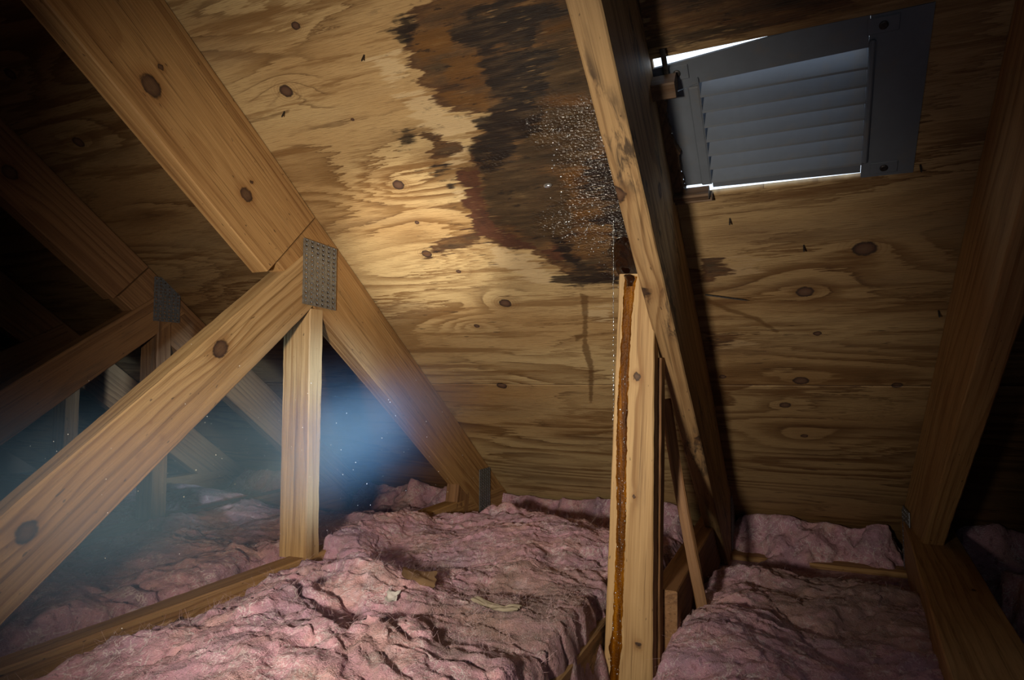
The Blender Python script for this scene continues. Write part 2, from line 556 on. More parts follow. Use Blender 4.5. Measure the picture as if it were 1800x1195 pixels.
def streak_mat():
    b = NB('rusty_water_film')
    tc = b.node('ShaderNodeTexCoord').outputs['Object']
    n = b.noise(b.vm('MULTIPLY', tc, (90, 90, 9)), 1, 4, 0.6)
    c = b.ramp(n, [(0.32, (0.030, 0.009, 0.001)), (0.5, (0.13, 0.042, 0.002)), (0.68, (0.32, 0.12, 0.004))])
    be = b.noise(tc, 260, 3, 0.6)
    b.bump(be, 0.8, 0.002)
    b.set(Base_Color=c, Roughness=0.28)
    b.bsdf.inputs['Specular IOR Level'].default_value = 0.10
    return b.mat


M_STREAK = streak_mat()


# ------------------------------------------------------------------ boards
_bid = [0]


def board(name, O, U, V, T, L, W, TH_, mat, parent=None, knots=(), cut0=0.0, cut1=0.0, wob=0.0015,
          step=0.010, chamfer=0.0025, label=None, W1=None, bow=0.0):
    """Length along U from O, width along V, thickness along T. cut0/cut1: end shear (du per dv).
    knots: list of (world point, radius). W1: width at the far end (a wavy or tapering edge)."""
    _bid[0] += 1
    k = _bid[0]
    O, U, V, T = (np.asarray(a, float) for a in (O, U, V, T))
    nu = max(2, int(L / step) + 1)
    nw = max(2, int(W / 0.009))
    c = chamfer
    a = np.linspace(c, 1 * W - c, nw)
    prof = [(v, 0.0) for v in a] + [(W, c), (W, TH_ - c)] + [(v, TH_) for v in a[::-1]] + [(0, TH_ - c), (0, c)]
    prof = np.array(prof)
    m = len(prof)
    us = np.linspace(0, L, nu)
    uu = np.repeat(us[:, None], m, 1)
    vv = np.repeat(prof[None, :, 0], nu, 0)
    tt = np.repeat(prof[None, :, 1], nu, 0)
    fr = uu / L
    if W1 is not None:
        vv = vv * (1 + (W1 / W - 1) * fr)
    ue = uu + (cut0 * vv) * (1 - fr) + (cut1 * vv) * fr
    if wob:
        q = np.stack([uu * 3 + k * 3.1, vv / W * 1.5, tt / TH_ * 1.5], -1)
        dv = pnoise(q) * wob * 1.5
        dt = pnoise(q + 31.7) * wob
        q2 = np.stack([uu * 30 + k, vv * 40, tt * 60], -1)
        rough_ = pnoise(q2) * 0.0006
        vv2, tt2 = vv + dv + rough_, tt + dt + rough_
    else:
        vv2, tt2 = vv, tt
    tt2 = tt2 + bow * np.sin(np.pi * fr)
    P = O + ue[..., None] * U + vv2[..., None] * V + tt2[..., None] * T
    P = P.reshape(-1, 3)
    gc = np.stack([ue, vv, tt], -1).reshape(-1, 3)
    i = np.arange(nu - 1)[:, None] * m + np.arange(m)[None, :]
    j = np.arange(nu - 1)[:, None] * m + (np.arange(m)[None, :] + 1) % m
    F = np.stack([i, j, j + m, i + m], -1).reshape(-1, 4)
    if np.dot(np.cross(U, V), T) > 0:
        F = F[:, ::-1]
        flip = True
    else:
        flip = False
    faces = [list(map(int, f)) for f in F]
    cap0 = list(range(m))
    cap1 = list(range((nu - 1) * m, nu * m))
    faces += [cap0 if not flip else cap0, cap1[::-1]]
    me = new_mesh(name, P, faces, mat)
    kn = np.full(len(P), 9.0)
    kw = np.zeros(len(P))
    for kp, rad in knots:
        d = np.asarray(kp) - O
        ku, kv, kt = d @ U, d @ V, d @ T
        du, dv_, dt_ = gc[:, 0] - ku, gc[:, 1] - kv, gc[:, 2] - kt
        rr = np.sqrt((du / 1.25) ** 2 + dv_ ** 2 + (dt_ * 0.9) ** 2) / rad
        kn = np.minimum(kn, rr)
        kw += np.exp(-((du / (rad * 5)) ** 2 + (dv_ / (rad * 2.2)) ** 2)) * rad * 0.9
    off = np.array([k * 1.37 % 5, 0, 0])
    gg = gc + off
    gg[:, 1] += (k * 0.013) % 0.05
    attr_v(me, 'gc', gg)
    attr_f(me, 'kn', kn)
    attr_f(me, 'kw', kw)
    me.polygons.foreach_set('use_smooth', np.zeros(len(me.polygons), bool))
    o = link(name, me, parent)
    if label:
        o['label'] = label
    return o


def plate(name, O, A, B, N, w, h, parent, cols=8, rows=17, label='perforated galvanised steel nail plate'):
    """toothed connector plate: sheet with punched slots, O at its centre, N outward"""
    O, A, B, N = (np.asarray(a, float) for a in (O, A, B, N))
    th = 0.0022
    nu, nv = cols * 2 + 1, rows * 2 + 1
    # cell boundaries: margin, slot, gap, slot ...
    def cuts(n, total, frac):
        p = total / n
        c = [-total / 2]
        for i in range(n):
            c += [-total / 2 + p * (i + 0.5 - frac / 2), -total / 2 + p * (i + 0.5 + frac / 2)]
        c.append(total / 2)
        return np.array(c)
    ca, cb = cuts(cols, w, 0.46), cuts(rows, h, 0.52)
    na, nb = len(ca), len(cb)
    vs = []
    for off in (0, -th):
        for a_ in ca:
            for b_ in cb:
                vs.append(O + A * a_ + B * b_ + N * off)
    fs = []
    solid = np.ones((na - 1, nb - 1), bool)
    for i in range(na - 1):
        for j in range(nb - 1):
            if i % 2 == 1 and j % 2 == 1 and (i // 2 * 7 + j // 2 * 3) % 11 != 0:
                solid[i, j] = False
    idx = lambda i, j, l: l * na * nb + i * nb + j
    for i in range(na - 1):
        for j in range(nb - 1):
            if solid[i, j]:
                fs.append([idx(i, j, 0), idx(i + 1, j, 0), idx(i + 1, j + 1, 0), idx(i, j + 1, 0)])
                fs.append([idx(i, j, 1), idx(i, j + 1, 1), idx(i + 1, j + 1, 1), idx(i + 1, j, 1)])
                for (di, dj, p, q) in ((-1, 0, (i, j), (i, j + 1)), (1, 0, (i + 1, j + 1), (i + 1, j)),
                                       (0, -1, (i + 1, j), (i, j)), (0, 1, (i, j + 1), (i + 1, j + 1))):
                    ii, jj = i + di, j + dj
                    if not (0 <= ii < na - 1 and 0 <= jj < nb - 1) or not solid[ii, jj]:
                        fs.append([idx(*p, 0), idx(*q, 0), idx(*q, 1), idx(*p, 1)])
    o = link(name, new_mesh(name, vs, fs, M_GALV), parent)
    o['label'] = label
    # raised lips pushed up at each slot
    lv, lf = [], []
    for i in range(cols):
        for j in range(rows):
            a0 = (ca[2 * i + 1] + ca[2 * i + 2]) / 2
            b1 = cb[2 * j + 2]
            r = w / cols * 0.15
            n0 = len(lv)
            for q in range(6):
                an = q * math.pi / 3
                lv.append(O + A * (a0 + r * math.cos(an)) + B * (b1 + r * math.sin(an)) + N * 0.0001)
            for q in range(6):
                an = q * math.pi / 3
                lv.append(O + A * (a0 + r * .5 * math.cos(an)) + B * (b1 + r * .5 * math.sin(an)) + N * 0.0016)
            for q in range(6):
                lf.append([n0 + q, n0 + (q + 1) % 6, n0 + 6 + (q + 1) % 6, n0 + 6 + q])
            lf.append([n0 + 6 + q for q in range(6)])
    t = link('plate_teeth', new_mesh('plate_teeth', lv, lf, M_GALV), o)
    t['kind'] = 'stuff'
    return o


# ------------------------------------------------------------------ roof sheathing
T0R, T1R, T2R, T3R, T4L = -2.34, -1.69, -1.02, -0.20, 0.272
TT = 0.045
RIDGE_S = -1.375
ceil = empty('ceiling', tuple(deck_pt(0, 0)))
tag(ceil, 'sloping plywood roof sheathing with dark water stains seen from inside', None, None, 'structure')

KNOTS_PX = [((503, 160), 0.020, 1.0), ((700, 325), 0.019, 0.8), ((750, 446), 0.018, 0.7), ((888, 533), 0.022, 1.2),
            ((838, 573), 0.011, 1.2), ((882, 678), 0.022, 0.9), ((938, 168), 0.012, 0.3), ((733, 391), 0.008, 0.2),
            ((1520, 437), 0.028, 0.8), ((1415, 513), 0.023, 1.1), ((1408, 669), 0.024, 0.7), ((1380, 712), 0.019, 0.8),
            ((1577, 677), 0.016, 0.5), ((1437, 586), 0.012, 0.5), ((1414, 766), 0.013, 0.5), ((1270, 662), 0.012, 0.3),
            ((806, 477), 0.009, 0.2), ((520, 45), 0.012, 0.2), ((960, 325), 0.012, 0.1),
            ((138, 250), 0.022, 0.8), ((18, 130), 0.02, 0.8), ((620, 210), 0.006, 0.05), ((560, 560), 0.01, 0.3)]
KNOTS = [(*on_deck(*p), r, a) for p, r, a in KNOTS_PX]

STAIN_PX = {
    'brown': [[(780, -120), (760, -10), (725, 25), (696, 55), (715, 72), (717, 110), (742, 130), (735, 150), (768, 160), (765, 185),
               (795, 195), (855, 205), (850, 220), (835, 245), (820, 270), (830, 290), (808, 300), (803, 320), (824, 330), (812, 352),
               (826, 375), (835, 398), (850, 424), (900, 436), (935, 442), (965, 458), (990, 475), (1010, 492), (1040, 500),
               (1100, 492), (1170, 560), (1160, 300), (1100, -120)],
              [(745, 448), (752, 432), (800, 415), (845, 398), (850, 425), (800, 440)],
              [(718, 238), (745, 232), (770, 246), (785, 256), (812, 254), (818, 268), (800, 276), (782, 281), (762, 285), (756, 268), (764, 250), (742, 242)],
              ],
    'drip': [[(431, 216), (500, 195), (508, 192), (506, 198), (433, 220)], [(1025, 560), (1020, 515), (1034, 520), (1032, 600), (1044, 645), (1041, 708), (1036, 708), (1035, 650), (1024, 615)], [(1010, 590), (1030, 585), (1030, 592), (1012, 600)]],
    'black': [[(800, 55), (830, 25), (900, 5), (950, 8), (995, 15), (950, 38), (930, 60), (935, 85), (890, 80), (850, 92), (830, 76), (800, 70)],
              [(692, 60), (710, 32), (730, 38), (716, 72), (700, 70)],
              [(850, 122), (870, 100), (900, 95), (960, 88), (978, 95), (950, 130), (960, 162), (920, 180), (885, 170), (860, 150)],
              [(885, 172), (940, 180), (950, 200), (930, 235), (905, 246), (860, 240), (838, 216), (880, 188)],
              [(850, 240), (905, 245), (890, 275), (880, 292), (850, 296), (838, 280), (828, 262)],
              [(976, 420), (1000, 430), (1008, 452), (1040, 470), (1078, 476), (1085, 497), (1000, 502), (972, 490), (1030, 480), (998, 458)],
              [(1040, 285), (1075, 270), (1092, 330), (1110, 420), (1125, 480), (1092, 480), (1075, 440), (1080, 400), (1050, 390), (1082, 350), (1030, 340)],
              [(700, 244), (712, 234), (726, 236), (714, 256), (704, 258)], [(766, 298), (782, 294), (780, 302), (766, 304)],
              [(786, 320), (795, 316), (792, 328)]],
    'dark': [[(845, 297), (900, 290), (960, 296), (1005, 330), (1000, 365), (1010, 400), (985, 420), (930, 418), (890, 392), (856, 372), (846, 330)],
             [(915, 230), (960, 205), (1010, 190), (1050, 225), (1040, 280), (985, 295), (930, 290), (900, 270)],
             [(890, 92), (1000, 55), (1045, 140), (1050, 170), (960, 165), (945, 180), (1060, 190), (1090, 270), (1060, 240), (1030, 300), (960, 200), (900, 180)]],
    'red': [[(803, 300), (842, 300), (846, 340), (858, 378), (872, 400), (922, 422), (948, 440), (900, 436), (836, 410), (828, 380), (812, 355), (826, 332), (803, 320)],
            [(948, 440), (985, 425), (1000, 455), (975, 460)]],
    'amber': [[(955, 172), (1035, 150), (1045, 180), (962, 192)], [(978, 302), (1040, 282), (1062, 250), (1068, 264), (1022, 300), (1002, 336), (980, 336)],
              [(1000, 372), (1062, 364), (1064, 382), (1010, 388)], [(722, 55), (800, 38), (798, 92), (742, 112), (726, 96)],
              [(950, 40), (1000, 30), (1010, 55), (960, 62)], [(775, 100), (850, 90), (850, 150), (790, 150)], [(770, 165), (850, 160), (870, 195), (800, 190)]],
    'pale': [[(690, 168), (742, 155), (782, 192), (842, 206), (852, 226), (802, 242), (762, 230), (726, 206), (720, 182)],
             [(858, 428), (932, 450), (962, 480), (1005, 492), (962, 502), (902, 482), (872, 466)], [(690, 150), (650, 105), (700, 90), (716, 130)],
             [(1030, 545), (1070, 540), (1070, 560), (1035, 560)], [(1238, 466), (1340, 450), (1330, 480), (1240, 492)], [(1240, 590), (1330, 600), (1300, 612), (1245, 610)],
             [(790, 250), (840, 262), (800, 292), (780, 288)], [(800, 330), (820, 345), (805, 352)]],
    'wet': [[(925, 200), (980, 175), (1060, 170), (1140, 300), (1150, 500), (1085, 505), (1040, 450), (960, 420), (930, 400), (980, 330), (960, 260), (910, 240)],
            [(850, 270), (890, 270), (880, 300), (850, 300)]],
}
# the bay beyond the mouldy rafter, around the vent
STAIN_PX['brown'] += [[(1130, -80), (1130, 90), (1200, 84), (1300, 55), (1420, 30), (1500, 5), (1500, -80)],
                      [(1230, 450), (1290, 468), (1250, 495), (1235, 500)], [(1240, 585), (1330, 588), (1250, 612)]]
STAIN_PX['drip'] += [[(1240, 522), (1285, 542), (1330, 556), (1370, 582), (1366, 586), (1326, 562), (1282, 548), (1240, 530)]]
STAIN_PX['dark'] += [[(1130, 60), (1220, 50), (1330, 30), (1330, 50), (1200, 84), (1130, 92)]]
STAINS = {k: [[on_deck(*p) for p in poly] for poly in v] for k, v in STAIN_PX.items()}

HX0, HX1, HS0, HS1 = -0.199, 0.183, 0.492, 0.768          # vent opening (x, s)


def panel(x0, x1, s0, s1, res, tone, offs, hole=None, label=None, detailed=True):
    nx = max(2, int((x1 - x0) / res) + 1)
    ns = max(2, int((s1 - s0) / res) + 1)
    gx = np.linspace(x0, x1, nx)
    gs = np.linspace(s0, s1, ns)
    if hole:
        gx = np.unique(np.concatenate([gx, [hole[0], hole[1]]]))
        gs = np.unique(np.concatenate([gs, [hole[2], hole[3]]]))
    X, S = np.meshgrid(gx, gs, indexing='ij')
    X, S = X.ravel(), S.ravel()
    dep = pnoise(np.stack([X * 4, S * 12, X * 0], -1)) * 0.0008
    P = D0 + np.outer(X, EX) + np.outer(S, ES) - np.outer(dep, EN)
    F = grid_faces(len(gx), len(gs))
    if hole:
        cx_, cs_ = X[F].mean(1), S[F].mean(1)
        F = F[~((cx_ > hole[0]) & (cx_ < hole[1]) & (cs_ > hole[2]) & (cs_ < hole[3]))]
    # thickness: back side + rim
    n = len(P)
    Pb = P + EN * 0.0125
    edges = {}
    e = np.concatenate([F[:, [0, 1]], F[:, [1, 2]], F[:, [2, 3]], F[:, [3, 0]]])
    key = np.sort(e, 1)
    _, inv, cnt = np.unique(key[:, 0] * (n + 1) + key[:, 1], return_inverse=True, return_counts=True)
    be = e[cnt[inv] == 1]
    rim = np.stack([be[:, 1], be[:, 0], be[:, 0] + n, be[:, 1] + n], 1)
    Fn = F[:, ::-1]                                       # face the attic
    allF = np.concatenate([F, F[:, ::-1] + n, rim])
    V3 = P[F[0]]
    nrm = np.cross(V3[1] - V3[0], V3[2] - V3[0])
    if nrm @ EN > 0:
        allF = allF[:, ::-1]
    me = new_mesh('plywood_panel', np.concatenate([P, Pb]), np.ascontiguousarray(allF), M_PLY)
    X2, S2 = np.concatenate([X, X]), np.concatenate([S, S])
    attr_v(me, 'gc', np.stack([X2 + offs, S2 + offs * 0.37, np.full_like(X2, offs * 3)], -1))
    kn = np.full(len(X2), 9.0)
    kw = np.zeros(len(X2))
    for kx, ks, r, a in KNOTS:
        dx, ds = X2 - kx, S2 - ks
        kn = np.minimum(kn, np.sqrt((dx / 1.25) ** 2 + (ds * 0.95) ** 2) / (r * 0.60))
        kw += a * 0.5 * np.exp(-np.sqrt((dx / 0.085) ** 2 + (ds / 0.036) ** 2 + 0.03))
    attr_f(me, 'kn', kn)
    attr_f(me, 'kw', kw)
    attr_f(me, 'tone', np.full(len(X2), tone))
    for k in STAINS:
        d = np.full(len(X2), -1.0)
        for poly in STAINS[k]:
            pa = np.array(poly)
            if pa[:, 0].max() < x0 - 0.1 or pa[:, 0].min() > x1 + 0.1 or pa[:, 1].max() < s0 - .1 or pa[:, 1].min() > s1 + .1:
                continue
            # stains stop at the rafter of their own bay
            if (np.mean(pa[:, 0]) > T3R - TT / 2) != ((x0 + x1) / 2 > T3R - TT / 2):
                continue
            d = np.maximum(d, poly_sdf(X2, S2, poly))
        attr_f(me, 'st_' + k, d)
    o = link('plywood_panel', me, ceil)
    if label:
        o['label'] = label
    return o


SEAM = on_deck(950, 676)[1]
mid = lambda r: r - TT / 2
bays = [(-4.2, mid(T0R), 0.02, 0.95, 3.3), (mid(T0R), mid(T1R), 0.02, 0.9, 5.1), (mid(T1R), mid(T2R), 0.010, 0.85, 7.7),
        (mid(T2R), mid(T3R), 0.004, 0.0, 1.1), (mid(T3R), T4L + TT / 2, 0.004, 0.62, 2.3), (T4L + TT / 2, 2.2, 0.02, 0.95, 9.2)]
for i, (x0, x1, res, tone, offs) in enumerate(bays):
    lab = [None, None, None, 'water-stained plywood with black mould', 'plywood around the roof vent', None][i]
    g = 0.0012
    if i == 3:
        panel(x0 + g, x1 - g, -0.25, SEAM - g, res, tone, offs, None, lab)
        panel(x0 + g, x1 - g, RIDGE_S, -0.25 - g, 0.02, tone, offs + 4)
    elif i == 4:
        panel(x0 + g, x1 - g, -0.25, SEAM - g, res, tone, offs, (HX0, HX1, HS0, HS1), lab)
        panel(x0 + g, x1 - g, RIDGE_S, -0.25 - g, 0.02, tone, offs + 4)
    else:
        panel(x0 + g, x1 - g, RIDGE_S, SEAM - g, res, tone, offs)
    panel(x0 + g, x1 - g, SEAM + g, 2.55, res * 1.25, min(1, tone + 0.12), offs + 0.9)

# ------------------------------------------------------------------ rest of the attic shell
ry, rz = 0.6 + 0.8 * RIDGE_S, 0.8 - 0.6 * RIDGE_S
FLOOR_Z = -0.56


def slab(name, pts, th, mat, kind='structure'):
    pts = [np.array(p, float) for p in pts]
    n = np.cross(pts[1] - pts[0], pts[2] - pts[0])
    n /= np.linalg.norm(n)
    vs = pts + [p + n * th for p in pts]
    k = len(pts)
    fs = [list(range(k))[::-1], list(range(k, 2 * k))] + [[i, (i + 1) % k, (i + 1) % k + k, i + k] for i in range(k)]
    o = link(name, new_mesh(name, vs, fs, mat))
    o['kind'] = kind
    return o


yb = -2.9
zb = rz - 0.75 * (ry - yb)
ye = 0.6 + 0.8 * 2.55
ze = deck_z(ye)
slab('floor', [(-4.2, ye + .3, FLOOR_Z), (2.2, ye + .3, FLOOR_Z), (2.2, yb - .3, FLOOR_Z), (-4.2, yb - .3, FLOOR_Z)], 0.02, M_BOARD)
slab('wall_back', [(-4.2, ry, rz), (2.2, ry, rz), (2.2, yb, zb), (-4.2, yb, zb)], 0.02, M_GABLE)
for nm, gx, th in (('wall_left', -4.2, 0.03), ('wall_right', 2.2, -0.03)):
    slab(nm, [(gx, ye + .05, FLOOR_Z - .1), (gx, ye + .05, ze + .05), (gx, ry, rz + .05), (gx, yb - .05, zb + .05), (gx, yb - .05, FLOOR_Z - .1)], th, M_GABLE)
slab('wall_eave', [(-4.2, ye, FLOOR_Z - .05), (2.2, ye, FLOOR_Z - .05), (2.2, ye, ze + .05), (-4.2, ye, ze + .05)], -0.02, M_GABLE)
slab('wall_back_eave', [(-4.2, yb, FLOOR_Z - .05), (2.2, yb, FLOOR_Z - .05), (2.2, yb, max(zb, FLOOR_Z) + .1), (-4.2, yb, max(zb, FLOOR_Z) + .1)], 0.02, M_GABLE)

# ------------------------------------------------------------------ trusses
CH_Z = -0.405
CH_D = 0.135
YV = np.array([0, 1.0, 0])
ZV = np.array([0, 0, 1.0])


def direction(a, b):
    d = np.asarray(b, float) - np.asarray(a, float)
    return d / np.linalg.norm(d)


def side_frame(p0, p1):
    """in-plane frame for a web running p0 -> p1 in a truss plane: U along, V down-perpendicular"""
    U = direction(p0, p1)
    V = np.array([0, U[2], -U[1]])
    if V[2] > 0:
        V = -V
    return U, V


def rafter(name, xr, s0, s1, W, parent, mat, knots=(), cut0=0.0, cut1=0.0, T=TT, W1=None, dep0=0.0, xshift=0.0):
    return board(name, deck_pt(xr - T + xshift, s0, 0.001 + dep0), ES, -EN, EX, s1 - s0, W, T, mat, parent, knots, cut0, cut1, W1=W1)


# --- truss 2: the big one left of centre
t2 = empty('roof_truss', (T2R - TT / 2, 1.15, CH_Z))
tag(t2, 'lit timber roof truss left of centre, with steel plate joining brace and post', 'roof truss', 'timber roof trusses')
J_S = 0.705
k2 = lambda u, v: at_x(u, v, T2R)
rafter('top_chord', T2R, RIDGE_S, J_S, 0.213, t2, M_FIR, [(k2(265, 151), 0.017), (k2(433, 342), 0.013), (k2(283, 118), 0.006), (k2(442, 318), 0.005), (k2(60, 20), 0.01)], cut1=-0.12, W1=0.207)
rafter('top_chord', T2R, J_S + 0.004, 2.08, 0.172, t2, M_FIR, [(k2(720, 700), 0.004)], cut0=-0.12, cut1=0.2, W1=0.152)
a0, a1 = np.array([T2R, 0.36, -0.338]), np.array([T2R, 1.145, 0.297])
U, V = side_frame(a0, a1)
board('diagonal_web', a0 + EX * (0.003 - TT), U, V, EX, np.linalg.norm(a1 - a0), 0.122, TT, M_PINE, t2,
      [(k2(385, 612), 0.016), (k2(45, 935), 0.014), (k2(243, 800), 0.004), (k2(282, 768), 0.004), (k2(262, 742), 0.003)], cut0=-0.3, cut1=0.35, W1=0.110)
pA = (0.078, 0.046)
board('vertical_web', np.array([T2R - 0.078, 1.150, CH_Z - 0.004]), ZV, EX, YV, 0.60, 0.079, 0.046, M_PINE, t2,
      [(k2(536, 655), 0.003)], cut1=-0.4)
board('bottom_chord', np.array([T2R - 0.05, -0.6, CH_Z]), YV, -ZV, EX, 2.85, CH_D, 0.05, M_FIR, t2,
      [(k2(315, 1096), 0.010)])
plate('nail_plate', (T2R + 0.0055, 1.178, 0.240), YV * 0.998 + ZV * -0.05, ZV, EX, 0.113, 0.150, t2, 6, 14)
plate('nail_plate', (T2R + 0.003, 2.055, -0.405), YV, ZV, EX, 0.085, 0.17, t2, 5, 18)
hb = np.array([T2R - TT, 1.845, -0.452])
board('heel_block', hb, YV * 0.2 + ZV * 0.98, YV, EX, 0.125, 0.085, TT, M_DARK, t2, cut1=-0.75)

# --- truss 1: same pattern, farther left
t1 = empty('roof_truss', (T1R - TT / 2, 1.3, CH_Z))
tag(t1, 'shadowed brown roof truss at far left with its own steel plate', 'roof truss', 'timber roof trusses')
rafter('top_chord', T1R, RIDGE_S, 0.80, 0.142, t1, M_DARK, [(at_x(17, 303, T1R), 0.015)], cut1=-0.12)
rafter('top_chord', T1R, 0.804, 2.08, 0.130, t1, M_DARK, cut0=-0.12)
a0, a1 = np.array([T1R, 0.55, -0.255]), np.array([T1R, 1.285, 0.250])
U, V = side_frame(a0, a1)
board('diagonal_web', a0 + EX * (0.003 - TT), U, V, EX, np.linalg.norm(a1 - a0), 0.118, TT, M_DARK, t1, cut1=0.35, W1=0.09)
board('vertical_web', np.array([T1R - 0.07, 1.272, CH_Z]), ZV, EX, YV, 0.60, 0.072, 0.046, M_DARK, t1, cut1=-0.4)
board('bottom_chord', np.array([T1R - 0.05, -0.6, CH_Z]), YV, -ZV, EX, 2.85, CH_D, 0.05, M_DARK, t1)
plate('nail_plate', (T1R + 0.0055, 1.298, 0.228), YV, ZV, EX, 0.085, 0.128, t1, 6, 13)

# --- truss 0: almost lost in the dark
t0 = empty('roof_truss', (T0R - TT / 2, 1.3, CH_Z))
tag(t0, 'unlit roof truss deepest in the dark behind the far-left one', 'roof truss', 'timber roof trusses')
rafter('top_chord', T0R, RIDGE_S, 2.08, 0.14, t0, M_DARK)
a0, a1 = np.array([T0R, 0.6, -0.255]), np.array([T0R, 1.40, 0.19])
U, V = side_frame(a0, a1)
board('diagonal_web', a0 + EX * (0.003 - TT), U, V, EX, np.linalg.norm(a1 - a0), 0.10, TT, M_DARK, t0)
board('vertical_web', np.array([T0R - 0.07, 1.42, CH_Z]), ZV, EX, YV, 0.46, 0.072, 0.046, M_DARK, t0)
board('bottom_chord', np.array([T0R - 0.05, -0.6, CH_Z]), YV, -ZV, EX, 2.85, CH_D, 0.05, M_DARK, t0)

# --- truss 3: the mouldy rafter beside the leak
t3 = empty('roof_truss', (T3R - TT / 2, 1.15, CH_Z))
tag(t3, 'mould-spotted roof truss between stained plywood and grey vent, wet post beneath', 'roof truss', 'timber roof trusses')
T3W = 0.222
k3 = lambda u, v: np.array((lambda r: r * ((1 - T3W) / (r @ EN)))(ray(u, v)))
rafter('top_chord', T3R, RIDGE_S, 2.12, T3W, t3, M_OLD, T=0.041, knots=[(k3(1090, 341), 0.012), (k3(1144, 512), 0.014), (at_x(1160, 334, T3R), 0.012), (k3(1220, 770), 0.012)], cut1=0.25)
board('bottom_chord', np.array([T3R - 0.068, 1.262, CH_Z]), YV, -ZV, EX, 0.978, CH_D, 0.05, M_DARK, t3)
board('bottom_chord', np.array([T3R - 0.186, -0.6, -0.462]), YV, -ZV, EX, 1.86, 0.09, 0.043, M_OLD, t3)
PBY = 1.18
b0 = np.array([-0.3405, PBY, FLOOR_Z + 0.002])
b1 = np.array([-0.303, PBY, 0.196])
U = direction(b0, b1)
Vp = np.array([U[2], 0, -U[0]])
kB = lambda u, v: at_y(u, v, PBY)
postB = board('vertical_web', b0, U, Vp, YV, np.linalg.norm(b1 - b0), 0.0905, 0.040, M_PINE, t3, wob=0.0004, W1=0.067, knots=\
              [(kB(1120, 662), 0.007), (kB(1083, 1134), 0.008), (kB(1122, 1134), 0.006), (kB(1115, 872), 0.004)], label='wet post with a rusty brown water streak')
board('backing_stud', b0 + YV * 0.041 + EX * 0.006, U, Vp, YV, 0.60, 0.088, 0.036, M_DARK, t3, W1=0.072)
plate('nail_plate', (T3R + 0.003, 2.18, -0.47), YV, ZV, EX, 0.10, 0.19, t3, 6, 18)

# --- truss 4: right-hand rafter
t4 = empty('roof_truss', (T4L + TT / 2, 1.7, CH_Z))
tag(t4, 'dim brown roof truss at the right edge, its wide bottom chord running forward', 'roof truss', 'timber roof trusses')
rafter('top_chord', T4L + TT, RIDGE_S, 2.05, 0.205, t4, M_FIR, cut1=0.25)
cu = direction((0.195, 1.07, 0), (0.272, 2.04, 0))
cvx = np.array([cu[1], -cu[0], 0])
board('bottom_chord', np.array([0.272, 2.20, CH_Z + 0.0]) - cu * 2.75 + cu * 0.0, cu, cvx, -ZV, 2.75, 0.112, CH_D, M_FIR, t4,
      [(np.array([0.30, 1.50, CH_Z]), 0.006)])
plate('nail_plate', (T4L - 0.004, 2.11, -0.485), YV, ZV, -EX, 0.13, 0.24, t4, 6, 18)

# --- wall plate under the chords, across the bays
xs = [(-4.1, 2.1)]
wp = board('wall_plate', np.array([-4.1, 2.10, -0.5415]), EX, YV, -ZV, 6.2, 0.11, 0.018, M_FIR, None, step=0.04)
tag(wp, 'long flat timber wall plate crossing under the truss heels at the eave', 'timber plate')

# --- warped lath
l0, l1 = np.array([-0.252, 1.425, -0.045]), np.array([-0.176, 1.38, -0.475])
U = direction(l1, l0)
Vl = np.cross(U, YV)
Vl /= np.linalg.norm(Vl)
Tl = np.cross(U, Vl)
la = board('wood_lath', l1, U, Vl, Tl, np.linalg.norm(l0 - l1), 0.020, 0.012, M_DARK, None, bow=0.012, wob=0.004, W1=0.028)
tag(la, 'thin warped strip of wood leaning under the mouldy rafter into the insulation', 'wood strip')

# ------------------------------------------------------------------ insulation
def billow(P, f, o=0.0):
    return np.abs(pnoise(P * f + o))


def ins_height(x, y, bay):
    wx = pnoise(np.stack([x * 5, y * 5, x * 0 + 3.3], -1)) * 0.06
    wy = pnoise(np.stack([x * 5, y * 5, x * 0 + 9.3], -1)) * 0.06
    q = np.stack([x + wx, y + wy, np.full_like(x, bay * 2.7)], -1)
    h = 0.034 * pnoise(q * 2.6)
    h += 0.030 * (billow(q, 4.6, 3.0) - 0.25) + 0.022 * pnoise(q * 6.0 + 2)
    msk = sstep(pnoise(q * 3.1 + 4.0), -0.25, 0.35)
    h += 0.030 * (billow(q, 10.0, 7.0) - 0.25) * (0.35 + 0.65 * msk)
    h += 0.010 * (billow(q, 24.0, 1.0) - 0.25) * (0.25 + 0.9 * msk)
    st = np.stack([(x + wx) * 9 + (y + wy) * 5, (y + wy) * 42 - (x + wx) * 22, x * 0 + bay], -1)
    h += 0.005 * pnoise(st)
    h += 0.0055 * pnoise(q * 40) * (0.3 + msk)
    h += 0.005 * pnoise(q * 100)
    return h


def sstep(x, a, b):
    t = np.clip((x - a) / (b - a), 0, 1)
    return t * t * (3 - 2 * t)


def gauss(x, y, cx, cy, rx, ry_):
    return np.exp(-((x - cx) / rx) ** 2 - ((y - cy) / ry_) ** 2)


BATT = {}


